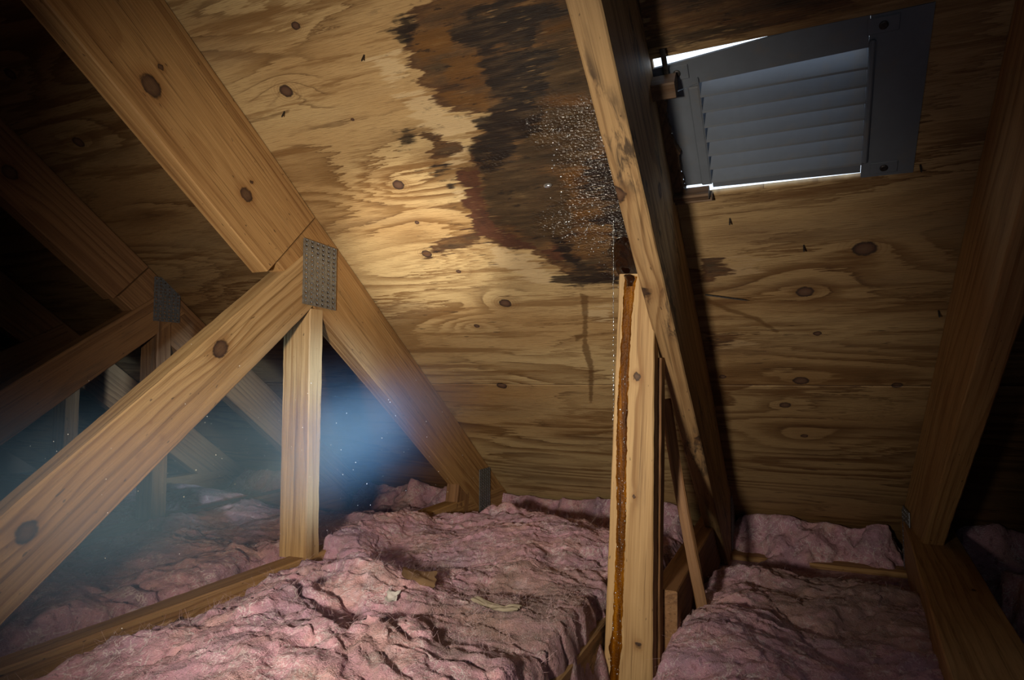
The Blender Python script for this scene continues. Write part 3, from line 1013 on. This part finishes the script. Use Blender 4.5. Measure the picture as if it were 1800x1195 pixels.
def insulation(bay, x0, x1, y0, res, base, label, extra, dirtf=None, nfib=0):
    y1 = 2.42
    nx, ny = int((x1 - x0) / res), int((y1 - y0) / res)
    gx, gy = np.linspace(x0, x1, nx), np.linspace(y0, y1, ny)
    X, Y = np.meshgrid(gx, gy, indexing='ij')
    X, Y = X.ravel(), Y.ravel()
    h = ins_height(X, Y, bay)
    z = base + h + extra(X, Y)
    dz = deck_z(Y) - 0.012
    z = np.where(z > dz - 0.02, dz - 0.02 + 0.02 * np.tanh((z - dz + 0.02) / 0.02) * 0.9, z)
    ex = np.minimum(X - x0, x1 - X)
    edge = sstep(ex + 0.014 * pnoise(np.stack([X * 12, Y * 16, X * 0 + 4.4], -1)) + 0.008 * pnoise(np.stack([X * 40, Y * 45, X * 0 + 2.4], -1)), 0.006, 0.055)
    z = (FLOOR_Z + 0.004) * (1 - edge) + z * edge
    z = np.maximum(z, FLOOR_Z + 0.004)
    # sideways puff
    q = np.stack([X, Y, z], -1)
    px = pnoise(q * 22 + 5) * 0.014 + pnoise(q * 55 + 8) * 0.006
    py = pnoise(q * 22 + 15) * 0.014 + pnoise(q * 55 + 18) * 0.006
    P = np.stack([X + px * (0.35 + 0.65 * edge), Y + py, z], -1)
    F = grid_faces(nx, ny)
    me = new_mesh('insulation_batt', P, F, M_INS, True)
    dirt = np.zeros(len(X)) + 0.34
    if dirtf is not None:
        dirt = dirt + dirtf(X, Y)
    attr_f(me, 'dirt', dirt)
    attr_f(me, 'cav', h)
    o = link('insulation_batt', me)
    tag(o, label, 'insulation', 'pink fibreglass between the joists')
    BATT[bay] = P
    if nfib:
        idx = rng.integers(0, len(P), nfib)
        wgt = rng.random(nfib) < np.clip(1.4 / (0.3 + P[idx, 1] ** 2), 0.25, 1)
        idx = idx[wgt & (edge[idx] > 0.5)]
        n = len(idx)
        b = P[idx]
        d = rng.normal(size=(n, 3)) * np.array([1, 1, 0.5]) + np.array([0, 0, 0.55])
        d /= np.linalg.norm(d, axis=1)[:, None]
        d2 = rng.normal(size=(n, 3))
        sd = np.cross(d, d2)
        sd /= np.linalg.norm(sd, axis=1)[:, None] + 1e-9
        L = (rng.random(n) ** 2 * 0.010 + 0.004)[:, None]
        wd = 0.00017
        bend = rng.normal(size=(n, 3)) * 0.9
        vs, k = [], 4
        for i in range(k):
            t = i / (k - 1)
            c = b - d * 0.002 + d * L * t + bend * L * t * t
            w = wd * (1 - 0.6 * t)
            vs += [c - sd * w, c + sd * w]
        Vv = np.stack(vs, 1).reshape(-1, 3)
        base_i = np.arange(n)[:, None] * (2 * k)
        fs = []
        for i in range(k - 1):
            fs.append(base_i + np.array([[2 * i, 2 * i + 1, 2 * i + 3, 2 * i + 2]]))
        Ff = np.concatenate(fs)
        f = link('loose_fibres', new_mesh('loose_fibres', Vv, Ff, M_FIB), o)
        f['kind'] = 'stuff'
    return o


def eave_dip(X, Y, amt=0.15):
    # dips in front of the wall plate, rises again in loose lumps behind it
    q = np.stack([X * 9, Y * 5, X * 0 + 1.7], -1)
    n = pnoise(q)
    q2 = np.stack([X * 21, Y * 14, X * 0 + 6.1], -1)
    Yn = Y + 0.05 * n + 0.03 * pnoise(q2)
    rise = amt + 0.045 + 0.05 * n + 0.035 * np.abs(pnoise(q2 + 3))
    return -amt * sstep(Y, 1.55, 1.98) + rise * sstep(Yn, 2.10, 2.30)


def exC(X, Y):
    z = 0.012 + eave_dip(X, Y, 0.125) * 0.85
    z += 0.038 * gauss(X, Y, -0.80, 0.92, 0.16, 0.20)
    z -= 0.13 * sstep(X, -0.92, -0.99) * sstep(Y, 0.98, 0.76)
    z -= 0.085 * sstep(X, -0.96, -1.01) * sstep(Y, 0.90, 0.98) * sstep(Y, 1.25, 1.19)
    z += 0.022 * sstep(X, -0.90, -1.0) * sstep(Y, 1.20, 1.5) * sstep(Y, 1.88, 1.75)
    z -= 0.09 * sstep(X, -0.95, -1.0) * sstep(Y, 1.76, 1.84) * sstep(Y, 2.08, 2.0)
    z += 0.03 * gauss(X, Y, -0.62, 0.72, 0.2, 0.12)
    z -= 0.022 * gauss(X, Y, -0.62, 1.15, 0.22, 0.16)
    z += 0.05 * gauss(X, Y, -0.72, 1.75, 0.2, 0.12)
    z -= 0.012 * gauss(X, Y, -0.33, 1.0, 0.08, 0.3)
    z -= 0.05 * sstep(Y, 0.5, 0.2)
    return z


def exD(X, Y):
    z = -0.045 + eave_dip(X, Y, 0.105)
    z += 0.03 * gauss(X, Y, -0.12, 1.15, 0.08, 0.25)
    return z


flat = lambda X, Y: eave_dip(X, Y, 0.10) + 0.0
insulation(1, T0R - 0.03, T1R - 0.045, -0.2, 0.012, -0.40, 'pink insulation in the darkest bay at far left', flat)
insulation(2, T1R - 0.01, T2R - 0.060, -0.2, 0.007, -0.415, 'hazy mauve insulation left of the lit truss bottom chord', flat, None, 6000)
insulation(3, T2R - 0.062, T3R - 0.118, 0.1, 0.0042, -0.41, 'wide pink lumpy insulation batt in the centre foreground', exC,
           lambda X, Y: 0.42 * gauss(X, Y, -0.45, 1.05, 0.16, 0.28) + 0.2 * gauss(X, Y, -0.80, 1.25, 0.15, 0.15), 45000)
insulation(4, T3R - 0.045, T4L + 0.02, 0.1, 0.005, -0.41, 'dirty pink insulation below the vent, between wet post and right-hand truss', exD,
           lambda X, Y: 0.45 * gauss(X, Y, 0.08, 1.55, 0.18, 0.28), 9000)
insulation(5, T4L + 0.09, 1.3, 0.1, 0.012, -0.40, 'dark pink insulation right of the right-hand truss', flat)

def scrap(name, u, v, zz, w, h, rot, mat, label, cat, curl=0.006):
    """thin crumpled sheet lying on the insulation"""
    r = ray(u, v)
    B3 = BATT[3]
    for _ in range(6):                       # where the line of sight meets the batt
        c = r * (zz / r[2])
        near = np.hypot(B3[:, 0] - c[0], B3[:, 1] - c[1]) < 0.012
        zz = float(np.percentile(B3[near, 2], 80)) + 0.004
    near = B3[np.hypot(B3[:, 0] - c[0], B3[:, 1] - c[1]) < 0.12]
    n = 12
    g = np.linspace(-1, 1, n)
    A, B = np.meshgrid(g, g, indexing='ij')
    A, B = A.ravel(), B.ravel()
    rag = 1 + 0.25 * pnoise(np.stack([A * 2 + u, B * 2, A * 0], -1))
    lx, ly = A * w * rag, B * h * rag
    X = c[0] + lx * math.cos(rot) - ly * math.sin(rot)
    Y = c[1] + lx * math.sin(rot) + ly * math.cos(rot)
    G = np.array([np.percentile(near[np.argsort(np.hypot(near[:, 0] - a_, near[:, 1] - b_))[:30], 2], 85) for a_, b_ in zip(X, Y)])
    Z = G + 0.004 + 0.5 * curl * pnoise(np.stack([A * 1.6, B * 1.6 + v, A * 0 + 2], -1)) + curl * 0.6 * A * A
    P = np.stack([X, Y, Z], -1)
    F = grid_faces(n, n)
    k = len(P)
    P = np.concatenate([P, P - np.array([0, 0, 0.0012])])
    F = np.concatenate([F, F[:, ::-1] + k])
    o = link(name, new_mesh(name, P, F, mat, True))
    return tag(o, label, cat)


M_KRAFT = simple('kraft_paper', (0.34, 0.21, 0.11), 0.85)
M_PAPER = simple('dusty_paper', (0.42, 0.36, 0.27), 0.85)
scrap('kraft_scrap', 738, 1012, -0.398, 0.030, 0.042, 0.5, M_KRAFT, 'tan kraft paper scrap lying on the pink insulation, left of centre', 'paper scrap')
scrap('paper_strip', 872, 1068, -0.385, 0.050, 0.010, -0.25, M_PAPER, 'pale crumpled paper strip in the seam of the central insulation', 'paper scrap')
scrap('foam_scrap', 690, 1062, -0.378, 0.010, 0.012, 0.3, simple('white_foam', (0.55, 0.52, 0.5)), 'small whitish scrap left of the paper strip on the insulation', 'scrap')

# ------------------------------------------------------------------ roof vent
vent = empty('roof_vent', tuple(deck_pt((HX0 + HX1) / 2, HS1, 0)))
tag(vent, 'grey metal louvred roof vent set in the plywood, daylight showing at its edges', 'roof vent')


def dbox(name, x0, x1, s0, s1, n0, n1, mat, parent, c=0.0015, rot=0.0):
    cx_, cs_ = (x0 + x1) / 2, (s0 + s1) / 2
    ca, sa = math.cos(rot), math.sin(rot)
    A = EX * ca + ES * sa
    B = -EX * sa + ES * ca
    return frame_box(name, deck_pt(cx_, cs_), A, B, EN, ((-(x1 - x0) / 2, (x1 - x0) / 2), (-(s1 - s0) / 2, (s1 - s0) / 2), (n0, n1)), mat, parent, c)


LX0, LX1 = -0.132, 0.106


def prism(name, poly, n0, n1, mat, parent):
    vs = [deck_pt(x, s, -n0) for x, s in poly] + [deck_pt(x, s, -n1) for x, s in poly]
    k = len(poly)
    fs = [list(range(k)), list(range(k, 2 * k))[::-1]] + [[i, i + k, (i + 1) % k + k, (i + 1) % k] for i in range(k)]
    return link(name, new_mesh(name, vs, fs, mat), parent)


prism('top_rail', [(-0.205, 0.5085), (-0.12, 0.5015), (-0.04, 0.495), (0.0, 0.4915), (0.106, 0.4910), (0.106, 0.538), (-0.132, 0.545), (-0.205, 0.560)], -0.001, 0.004, M_VENT, vent)
prism('right_flange', [(0.1065, 0.4915), (0.1825, 0.4905), (0.1825, 0.7685), (0.1065, 0.7675)], -0.002, 0.003, M_VENT, vent)
prism('left_flange', [(-0.192, 0.5605), (-0.1325, 0.5455), (-0.1325, 0.742), (-0.180, 0.742)], -0.001, 0.004, M_VENT, vent)
prism('bottom_rail', [(-0.132, 0.737), (0.106, 0.733), (0.106, 0.7595), (-0.132, 0.7545)], 0.002, 0.006, M_VENT, vent)
dbox('left_rib', -0.150, -0.1325, 0.548, 0.742, -0.007, -0.001, M_VENT, vent, 0.002)
dbox('right_rib', 0.1065, 0.114, 0.525, 0.735, -0.010, -0.002, M_VENT, vent, 0.002)
dbox('side_wall', LX0 - 0.002, LX0, 0.535, 0.742, -0.006, 0.030, M_VENT, vent, 0.0005)
dbox('side_wall', LX1, LX1 + 0.002, 0.532, 0.738, -0.006, 0.030, M_VENT, vent, 0.0005)
NSL = 7
sl_me = None
for i in range(NSL):
    s_in = 0.566 + i * 0.0283                                    # inner lower lip of the slat
    if sl_me is None:
        prof = [(-0.0235, 0.026), (-0.001, -0.0065), (0.002, -0.0075), (0.003, -0.004), (0.0015, -0.0055), (-0.0215, 0.027)]
        vs = []
        for xx in (LX0, LX1):
            for ds, dn in prof:
                vs.append(EX * xx + ES * ds + EN * dn)
        k = len(prof)
        fs = [list(range(k))[::-1], list(range(k, 2 * k))] + [[a, (a + 1) % k, (a + 1) % k + k, a + k] for a in range(k)]
        sl_me = new_mesh('slat', vs, fs, M_VENT)
    o = bpy.data.objects.new('slat', sl_me)
    COL.objects.link(o)
    o.location = D0 + ES * s_in
    o.parent = vent
    o.matrix_parent_inverse = vent.matrix_basis.inverted()


def disc(name, P, N, r, h, mat, parent, seg=14):
    N = np.asarray(N, float)
    A = np.cross(N, [0.3, 0.8, 0.1])
    A /= np.linalg.norm(A)
    B = np.cross(N, A)
    vs, fs = [], []
    for rr, hh in ((r, 0), (r, h * 0.6), (r * 0.7, h)):
        for q in range(seg):
            an = 2 * math.pi * q / seg
            vs.append(P + A * rr * math.cos(an) + B * rr * math.sin(an) + N * hh)
    for l in range(2):
        for q in range(seg):
            fs.append([l * seg + q, l * seg + (q + 1) % seg, (l + 1) * seg + (q + 1) % seg, (l + 1) * seg + q])
    fs.append([2 * seg + q for q in range(seg)])
    fs.append([q for q in range(seg)][::-1])
    return link(name, new_mesh(name, vs, fs, mat), parent)


for (u, v), (dx, ds) in (((1553, 41), (0.02, 0.012)), ((1553, 292), (0.02, 0.011)), ((1190, 127), (0.018, 0.012))):
    x, s = on_deck(u, v)
    tab = dbox('fixing_tab', x - dx, x + dx, s - ds, s + ds, -0.0042, -0.002, M_VENT, vent, 0.001)
    disc('screw', deck_pt(x, s, 0.0042), -EN, 0.006, 0.003, M_STEEL, tab)

# timber scraps framing the vent
x, s = on_deck(1166, 136)
blk = board('wood_block', deck_pt(T3R, s - 0.012, 0.045), EX, ES, EN, 0.037, 0.027, 0.035, M_ROT, None, wob=0.003, step=0.006)
tag(blk, 'short dark wood block wedged between mouldy rafter and vent top corner', 'wood block')
stp = frame_box('metal_strap', deck_pt(-0.178, 0.503), EX, ES, EN, ((-0.004, 0.004), (-0.030, 0.024), (-0.013, -0.010)), M_STEEL, None, 0.0006)
tag(stp, 'narrow dark metal strap crossing the bright gap at the vent corner', 'metal strap')
blk2 = board('wood_block', deck_pt(T3R, 0.744, 0.030), EX, ES, EN, 0.062, 0.014, 0.030, M_ROT, None, wob=0.004, step=0.006)
tag(blk2, 'splintered wood block at the lower left corner of the vent', 'wood block')
blk3 = board('wood_block', deck_pt(T3R, 0.7605, 0.022), EX, ES, EN, 0.066, 0.010, 0.022, M_ROT, None, wob=0.004, step=0.006)
tag(blk3, 'blackened lowest wood sliver under the vent lower left corner', 'wood block')
# broken edge of sheathing beside the rafter
vs, fs = [], []
nb = 60
for i in range(nb):
    t = i / (nb - 1)
    s = 0.53 + t * 0.215
    w = 0.010 + 0.012 * t + 0.006 * pnoise(np.array([[t * 9.0, 0.3, 0.1]]))[0] + 0.003 * pnoise(np.array([[t * 40.0, 0.3, 0.1]]))[0]
    for n0 in (0.016, 0.002):
        vs += [deck_pt(T3R, s, n0), deck_pt(T3R + max(w, 0.004), s, n0)]
for i in range(nb - 1):
    a = i * 4
    b_ = a + 4
    fs += [[a, b_, b_ + 1, a + 1], [a + 1, b_ + 1, b_ + 3, a + 3], [a + 2, a + 3, b_ + 3, b_ + 2], [a, a + 2, b_ + 2, b_]]
me = new_mesh('splintered_strip', vs, fs, M_ROT)
attr_v(me, 'gc', np.array([[v[1], v[0], v[2]] for v in vs]))
attr_f(me, 'kn', np.full(len(vs), 9.0))
attr_f(me, 'kw', np.zeros(len(vs)))
o = link('splintered_strip', me)
tag(o, 'ragged splintered wood strip between mouldy rafter and vent left flange', 'wood strip')

# ------------------------------------------------------------------ nails through the sheathing
NAILS = [((1283, 384), (1283, 393)), ((1413, 431), (1412, 438)), ((1618, 290), (1616, 303)),
         ((1650, 546), (1651, 555)), ((500, 196), (503, 193)), ((640, 97), (641, 100)), ((1240, 511), (1316, 521))]
for (p, q) in NAILS:
    x, s = on_deck(*p)
    base = deck_pt(x, s, -0.001)
    long = abs(q[0] - p[0]) > 30
    if long:
        x2, s2 = on_deck(*q)
        tip = deck_pt(x2, s2, 0.012)
        base = deck_pt(x, s, 0.012)
    else:
        tip = deck_pt(x, s, 0.016) + ES * 0.003
    d = direction(base, tip)
    A = np.cross(d, EX + 0.3 * ES)
    A /= np.linalg.norm(A)
    B = np.cross(d, A)
    L = np.linalg.norm(tip - base)
    vs = []
    for t, r in ((0, 0.0016), (0.85, 0.0016), (1.0, 0.0003)):
        for k in range(6):
            an = k * math.pi / 3
            vs.append(base + d * L * t + A * r * math.cos(an) + B * r * math.sin(an))
    fs = [[l * 6 + k, l * 6 + (k + 1) % 6, (l + 1) * 6 + (k + 1) % 6, (l + 1) * 6 + k] for l in range(2) for k in range(6)] + [[12 + k for k in range(6)]]
    link('nail', new_mesh('nail', vs, fs, M_STEEL), ceil)

# ------------------------------------------------------------------ water
def blobs(name, items, mat, seg=8, rings=6):
    """items: (centre, (rx, ry, rz))"""
    bv, bf = [], []
    for i in range(rings + 1):
        th = math.pi * i / rings
        for j in range(seg):
            ph = 2 * math.pi * j / seg
            bv.append((math.sin(th) * math.cos(ph), math.sin(th) * math.sin(ph), math.cos(th)))
    for i in range(rings):
        for j in range(seg):
            bf.append((i * seg + j, (i + 1) * seg + j, (i + 1) * seg + (j + 1) % seg, i * seg + (j + 1) % seg))
    bv, bf = np.array(bv), np.array(bf)
    V_, F_ = [], []
    for k, (c, r) in enumerate(items):
        V_.append(bv * np.array(r) + np.array(c))
        F_.append(bf + k * len(bv))
    return new_mesh(name, np.concatenate(V_), np.concatenate(F_), mat, True)


# streak running down the post: thin raised film on its front face
STK = [(486, 1096, 1121), (500, 1096, 1118), (540, 1094, 1113), (600, 1091, 1109), (650, 1088, 1107), (700, 1085, 1105), (760, 1083, 1103),
       (830, 1082, 1102), (900, 1084, 1101), (980, 1081, 1099), (1050, 1078, 1096), (1110, 1075, 1094), (1135, 1069, 1095), (1160, 1072, 1090), (1230, 1068, 1087)]
sv = np.array([a[0] for a in STK], float)
sl = np.array([a[1] for a in STK], float)
sr = np.array([a[2] for a in STK], float)
nv_, nh_ = 240, 9
vv = np.linspace(486, 1225, nv_)
vs = []
for i, v in enumerate(vv):
    l = np.interp(v, sv, sl) + 1.8 * pnoise(np.array([[v * 0.06, 1.1, 0]]))[0] + 1.0 * pnoise(np.array([[v * 0.2, 4.1, 0]]))[0]
    r = np.interp(v, sv, sr) + 1.8 * pnoise(np.array([[v * 0.06, 7.1, 0]]))[0] + 1.0 * pnoise(np.array([[v * 0.2, 9.1, 0]]))[0]
    for j in range(nh_):
        t = j / (nh_ - 1)
        p = at_y(l + (r - l) * t, v, PBY)
        prof = (1 - (2 * t - 1) ** 4)
        p[1] = PBY - 0.0005 * prof - 0.0012 - 0.0004 * prof * (1 + pnoise(np.array([[p[0] * 300, p[2] * 120, 0.5]]))[0])
        if j in (0, nh_ - 1):
            p[1] = PBY + 0.001
        vs.append(p)
me = new_mesh('water_streak', np.array(vs), grid_faces(nv_, nh_), M_STREAK, True)
w = link('water_streak', me, postB)
w['label'] = 'glossy rust-brown streak of running water'


items = []
for k in range(110):
    v = rng.uniform(660, 1190)
    l, r = np.interp(v, sv, sl), np.interp(v, sv, sr)
    p = at_y(rng.uniform(l + 1, r - 1), v, PBY - 0.0018)
    q = 0.0005 + 0.0008 * rng.random() ** 2
    items.append((p, (q, q, q * 1.6)))
w2 = link('water_beads', blobs('water_beads', items, M_WATER, 6, 5), postB)
w2['kind'] = 'stuff'

# gathering of dark water where the rafter, sheathing and post top meet
gv = 40
vs = []
top = [(400, 1088, 1112), (430, 1076, 1116), (450, 1074, 1122), (470, 1080, 1124), (484, 1088, 1125), (494, 1094, 1122), (503, 1097, 1116)]
ta = np.array(top, float)
for i in range(gv):
    v = 400 + (503 - 400) * i / (gv - 1)
    l, r = np.interp(v, ta[:, 0], ta[:, 1]), np.interp(v, ta[:, 0], ta[:, 2])
    dep = np.interp(v, [400, 470, 484, 503], [1.30, 1.22, 1.176, 1.172])
    for j in range(15):
        t = j / 14
        pr = math.sqrt(max(0, 1 - (2 * t - 1) ** 2))
        yy = dep + 0.030 * (1 - pr) + 0.006 * pnoise(np.array([[t * 4, v * 0.08, 2.2]]))[0]
        vs.append(at_y(l + (r - l) * t, v, yy))
M_GOO = water_mat('dark_tannin_water', (0.020, 0.007, 0.003), 0.08)
me = new_mesh('pooled_water', np.array(vs), grid_faces(gv, 15), M_GOO, True)
o = link('pooled_water', me)
tag(o, 'dark brown water gathering and spilling over the top of the post', 'water')

# beads of water hanging from the soaked sheathing
items = []
wp_ = [STAINS['wet'][0]]
pa = np.array(wp_[0])
while len(items) < 620:
    xx = rng.uniform(pa[:, 0].min(), min(pa[:, 0].max(), T3R - TT - 0.004))
    ss = rng.uniform(pa[:, 1].min(), pa[:, 1].max())
    d = poly_sdf(np.array([xx]), np.array([ss]), wp_[0])[0]
    if d < 0 or rng.random() > 0.25 + d * 12:
        continue
    r = 0.0006 + 0.0012 * rng.random() ** 3
    items.append((deck_pt(xx, ss, r * 0.3), (r * 1.5, r, r)))
o = link('water_beads', blobs('water_beads', items, M_WATER, 8, 5))
tag(o, 'countless glistening water beads on the dark soaked plywood', 'water', None, 'stuff')
x, s = on_deck(963, 325)
o = link('water_drop', blobs('water_drop', [(deck_pt(x, s, 0.002), (0.009, 0.005, 0.005))], M_WATER, 16, 10))
tag(o, 'single large water drop hanging from the dark stained plywood', 'water drop')
# drip falling from the sheathing in front of the deck
x, s = on_deck(1078, 388)
tp = deck_pt(x, s)
items = []
z = tp[2]
while z > -0.40:
    fall = tp[2] - z
    r = 0.0007 + 0.0008 * rng.random()
    items.append(((tp[0] + rng.normal() * 0.0006 - 0.008 * fall, tp[1] + rng.normal() * 0.0006, z), (r, r, r * (1.5 + 2 * rng.random()))))
    z -= 0.004 + 0.018 * fall * rng.random() + 0.004 * rng.random()
th_ = []
for k in range(90):
    f = k / 90 * 0.20
    th_.append(((tp[0] - 0.008 * f, tp[1], tp[2] - f), (0.00045, 0.00045, 0.0016)))
o = link('falling_drip', blobs('falling_drip', items + th_, M_WATER, 6, 5))
tag(o, 'thin string of falling water drops left of the wet post', 'water', None, 'stuff')

# ------------------------------------------------------------------ mist drifting through the left trusses
def mist():
    a, e = np.array([-0.86, 1.74, -0.02]), np.array([-0.93, 0.12, -0.27])
    ax = direction(a, e)
    sd = np.cross(ax, ZV)
    sd /= np.linalg.norm(sd)
    up = np.cross(sd, ax)
    c = (a + e) / 2
    half = np.array([0.25, 0.80, 0.22])
    vs, fs = box_vf(-1, 1, -1, 1, -1, 1)
    b = NB('mist')
    b.t.nodes.remove(b.bsdf)
    tc = b.node('ShaderNodeTexCoord').outputs['Object']
    x, y, z = b.sep(tc)
    n = b.noise(b.vm('MULTIPLY', tc, (2.2, 0.9, 1.0)), 1.5, 2, 0.5, 0.5)
    r2 = b.m('ADD', b.m('POWER', y, 2.0), b.m('POWER', z, 2.0))
    # a drifting body that thins out smoothly on every side, widest at the near end
    w = b.m('MULTIPLY_ADD', x, 0.16, 0.42)
    body = b.m('EXPONENT', b.m('MULTIPLY', b.m('DIVIDE', r2, b.m('MULTIPLY', w, w)), -1.3))
    ends = b.m('MULTIPLY', b.sstep(x, -1.0, -0.35), b.sstep(x, 1.0, 0.1))
    edge = b.sstep(r2, 0.98, 0.45)
    den = b.m('MULTIPLY', b.m('MULTIPLY', body, edge), ends)
    den = b.m('MULTIPLY', den, b.m('MULTIPLY', b.sstep(n, 0.15, 0.75), 5.0))
    vol = b.node('ShaderNodeVolumeScatter', {'Color': (0.32, 0.60, 1.0), 'Density': den, 'Anisotropy': 0.0})
    b.t.links.new(vol.outputs[0], b.out.inputs['Volume'])
    o = link('drifting_mist', new_mesh('drifting_mist', vs, fs, b.mat))
    L = np.linalg.norm(e - a) / 2
    M = Matrix(((ax[0] * L, sd[0] * 0.30, up[0] * 0.26, c[0]), (ax[1] * L, sd[1] * 0.30, up[1] * 0.26, c[1]), (ax[2] * L, sd[2] * 0.30, up[2] * 0.26, c[2]), (0, 0, 0, 1)))
    o.matrix_basis = M
    tag(o, 'bluish mist drifting through the trusses at lower left', 'mist', None, 'stuff')
    # motes floating in it
    items = []
    for i in range(170):
        p = c + half * np.clip(rng.normal(size=3) * np.array([0.4, 0.45, 0.35]), -0.9, 0.9)
        r = 0.0004 + 0.0006 * rng.random() ** 2
        items.append((p, (r, r, r)))
    m = simple('pale_dust', (0.8, 0.8, 0.8))
    o = link('dust_motes', blobs('dust_motes', items, m, 5, 4))
    tag(o, 'tiny pale dust motes floating in the mist', 'dust', None, 'stuff')


mist()
cy = SC.cycles
cy.max_bounces = 4
cy.diffuse_bounces = 2
cy.glossy_bounces = 1
cy.transmission_bounces = 3
cy.volume_bounces = 0
cy.transparent_max_bounces = 4
cy.caustics_reflective = False
cy.caustics_refractive = False
cy.use_adaptive_sampling = True
cy.adaptive_threshold = 0.3
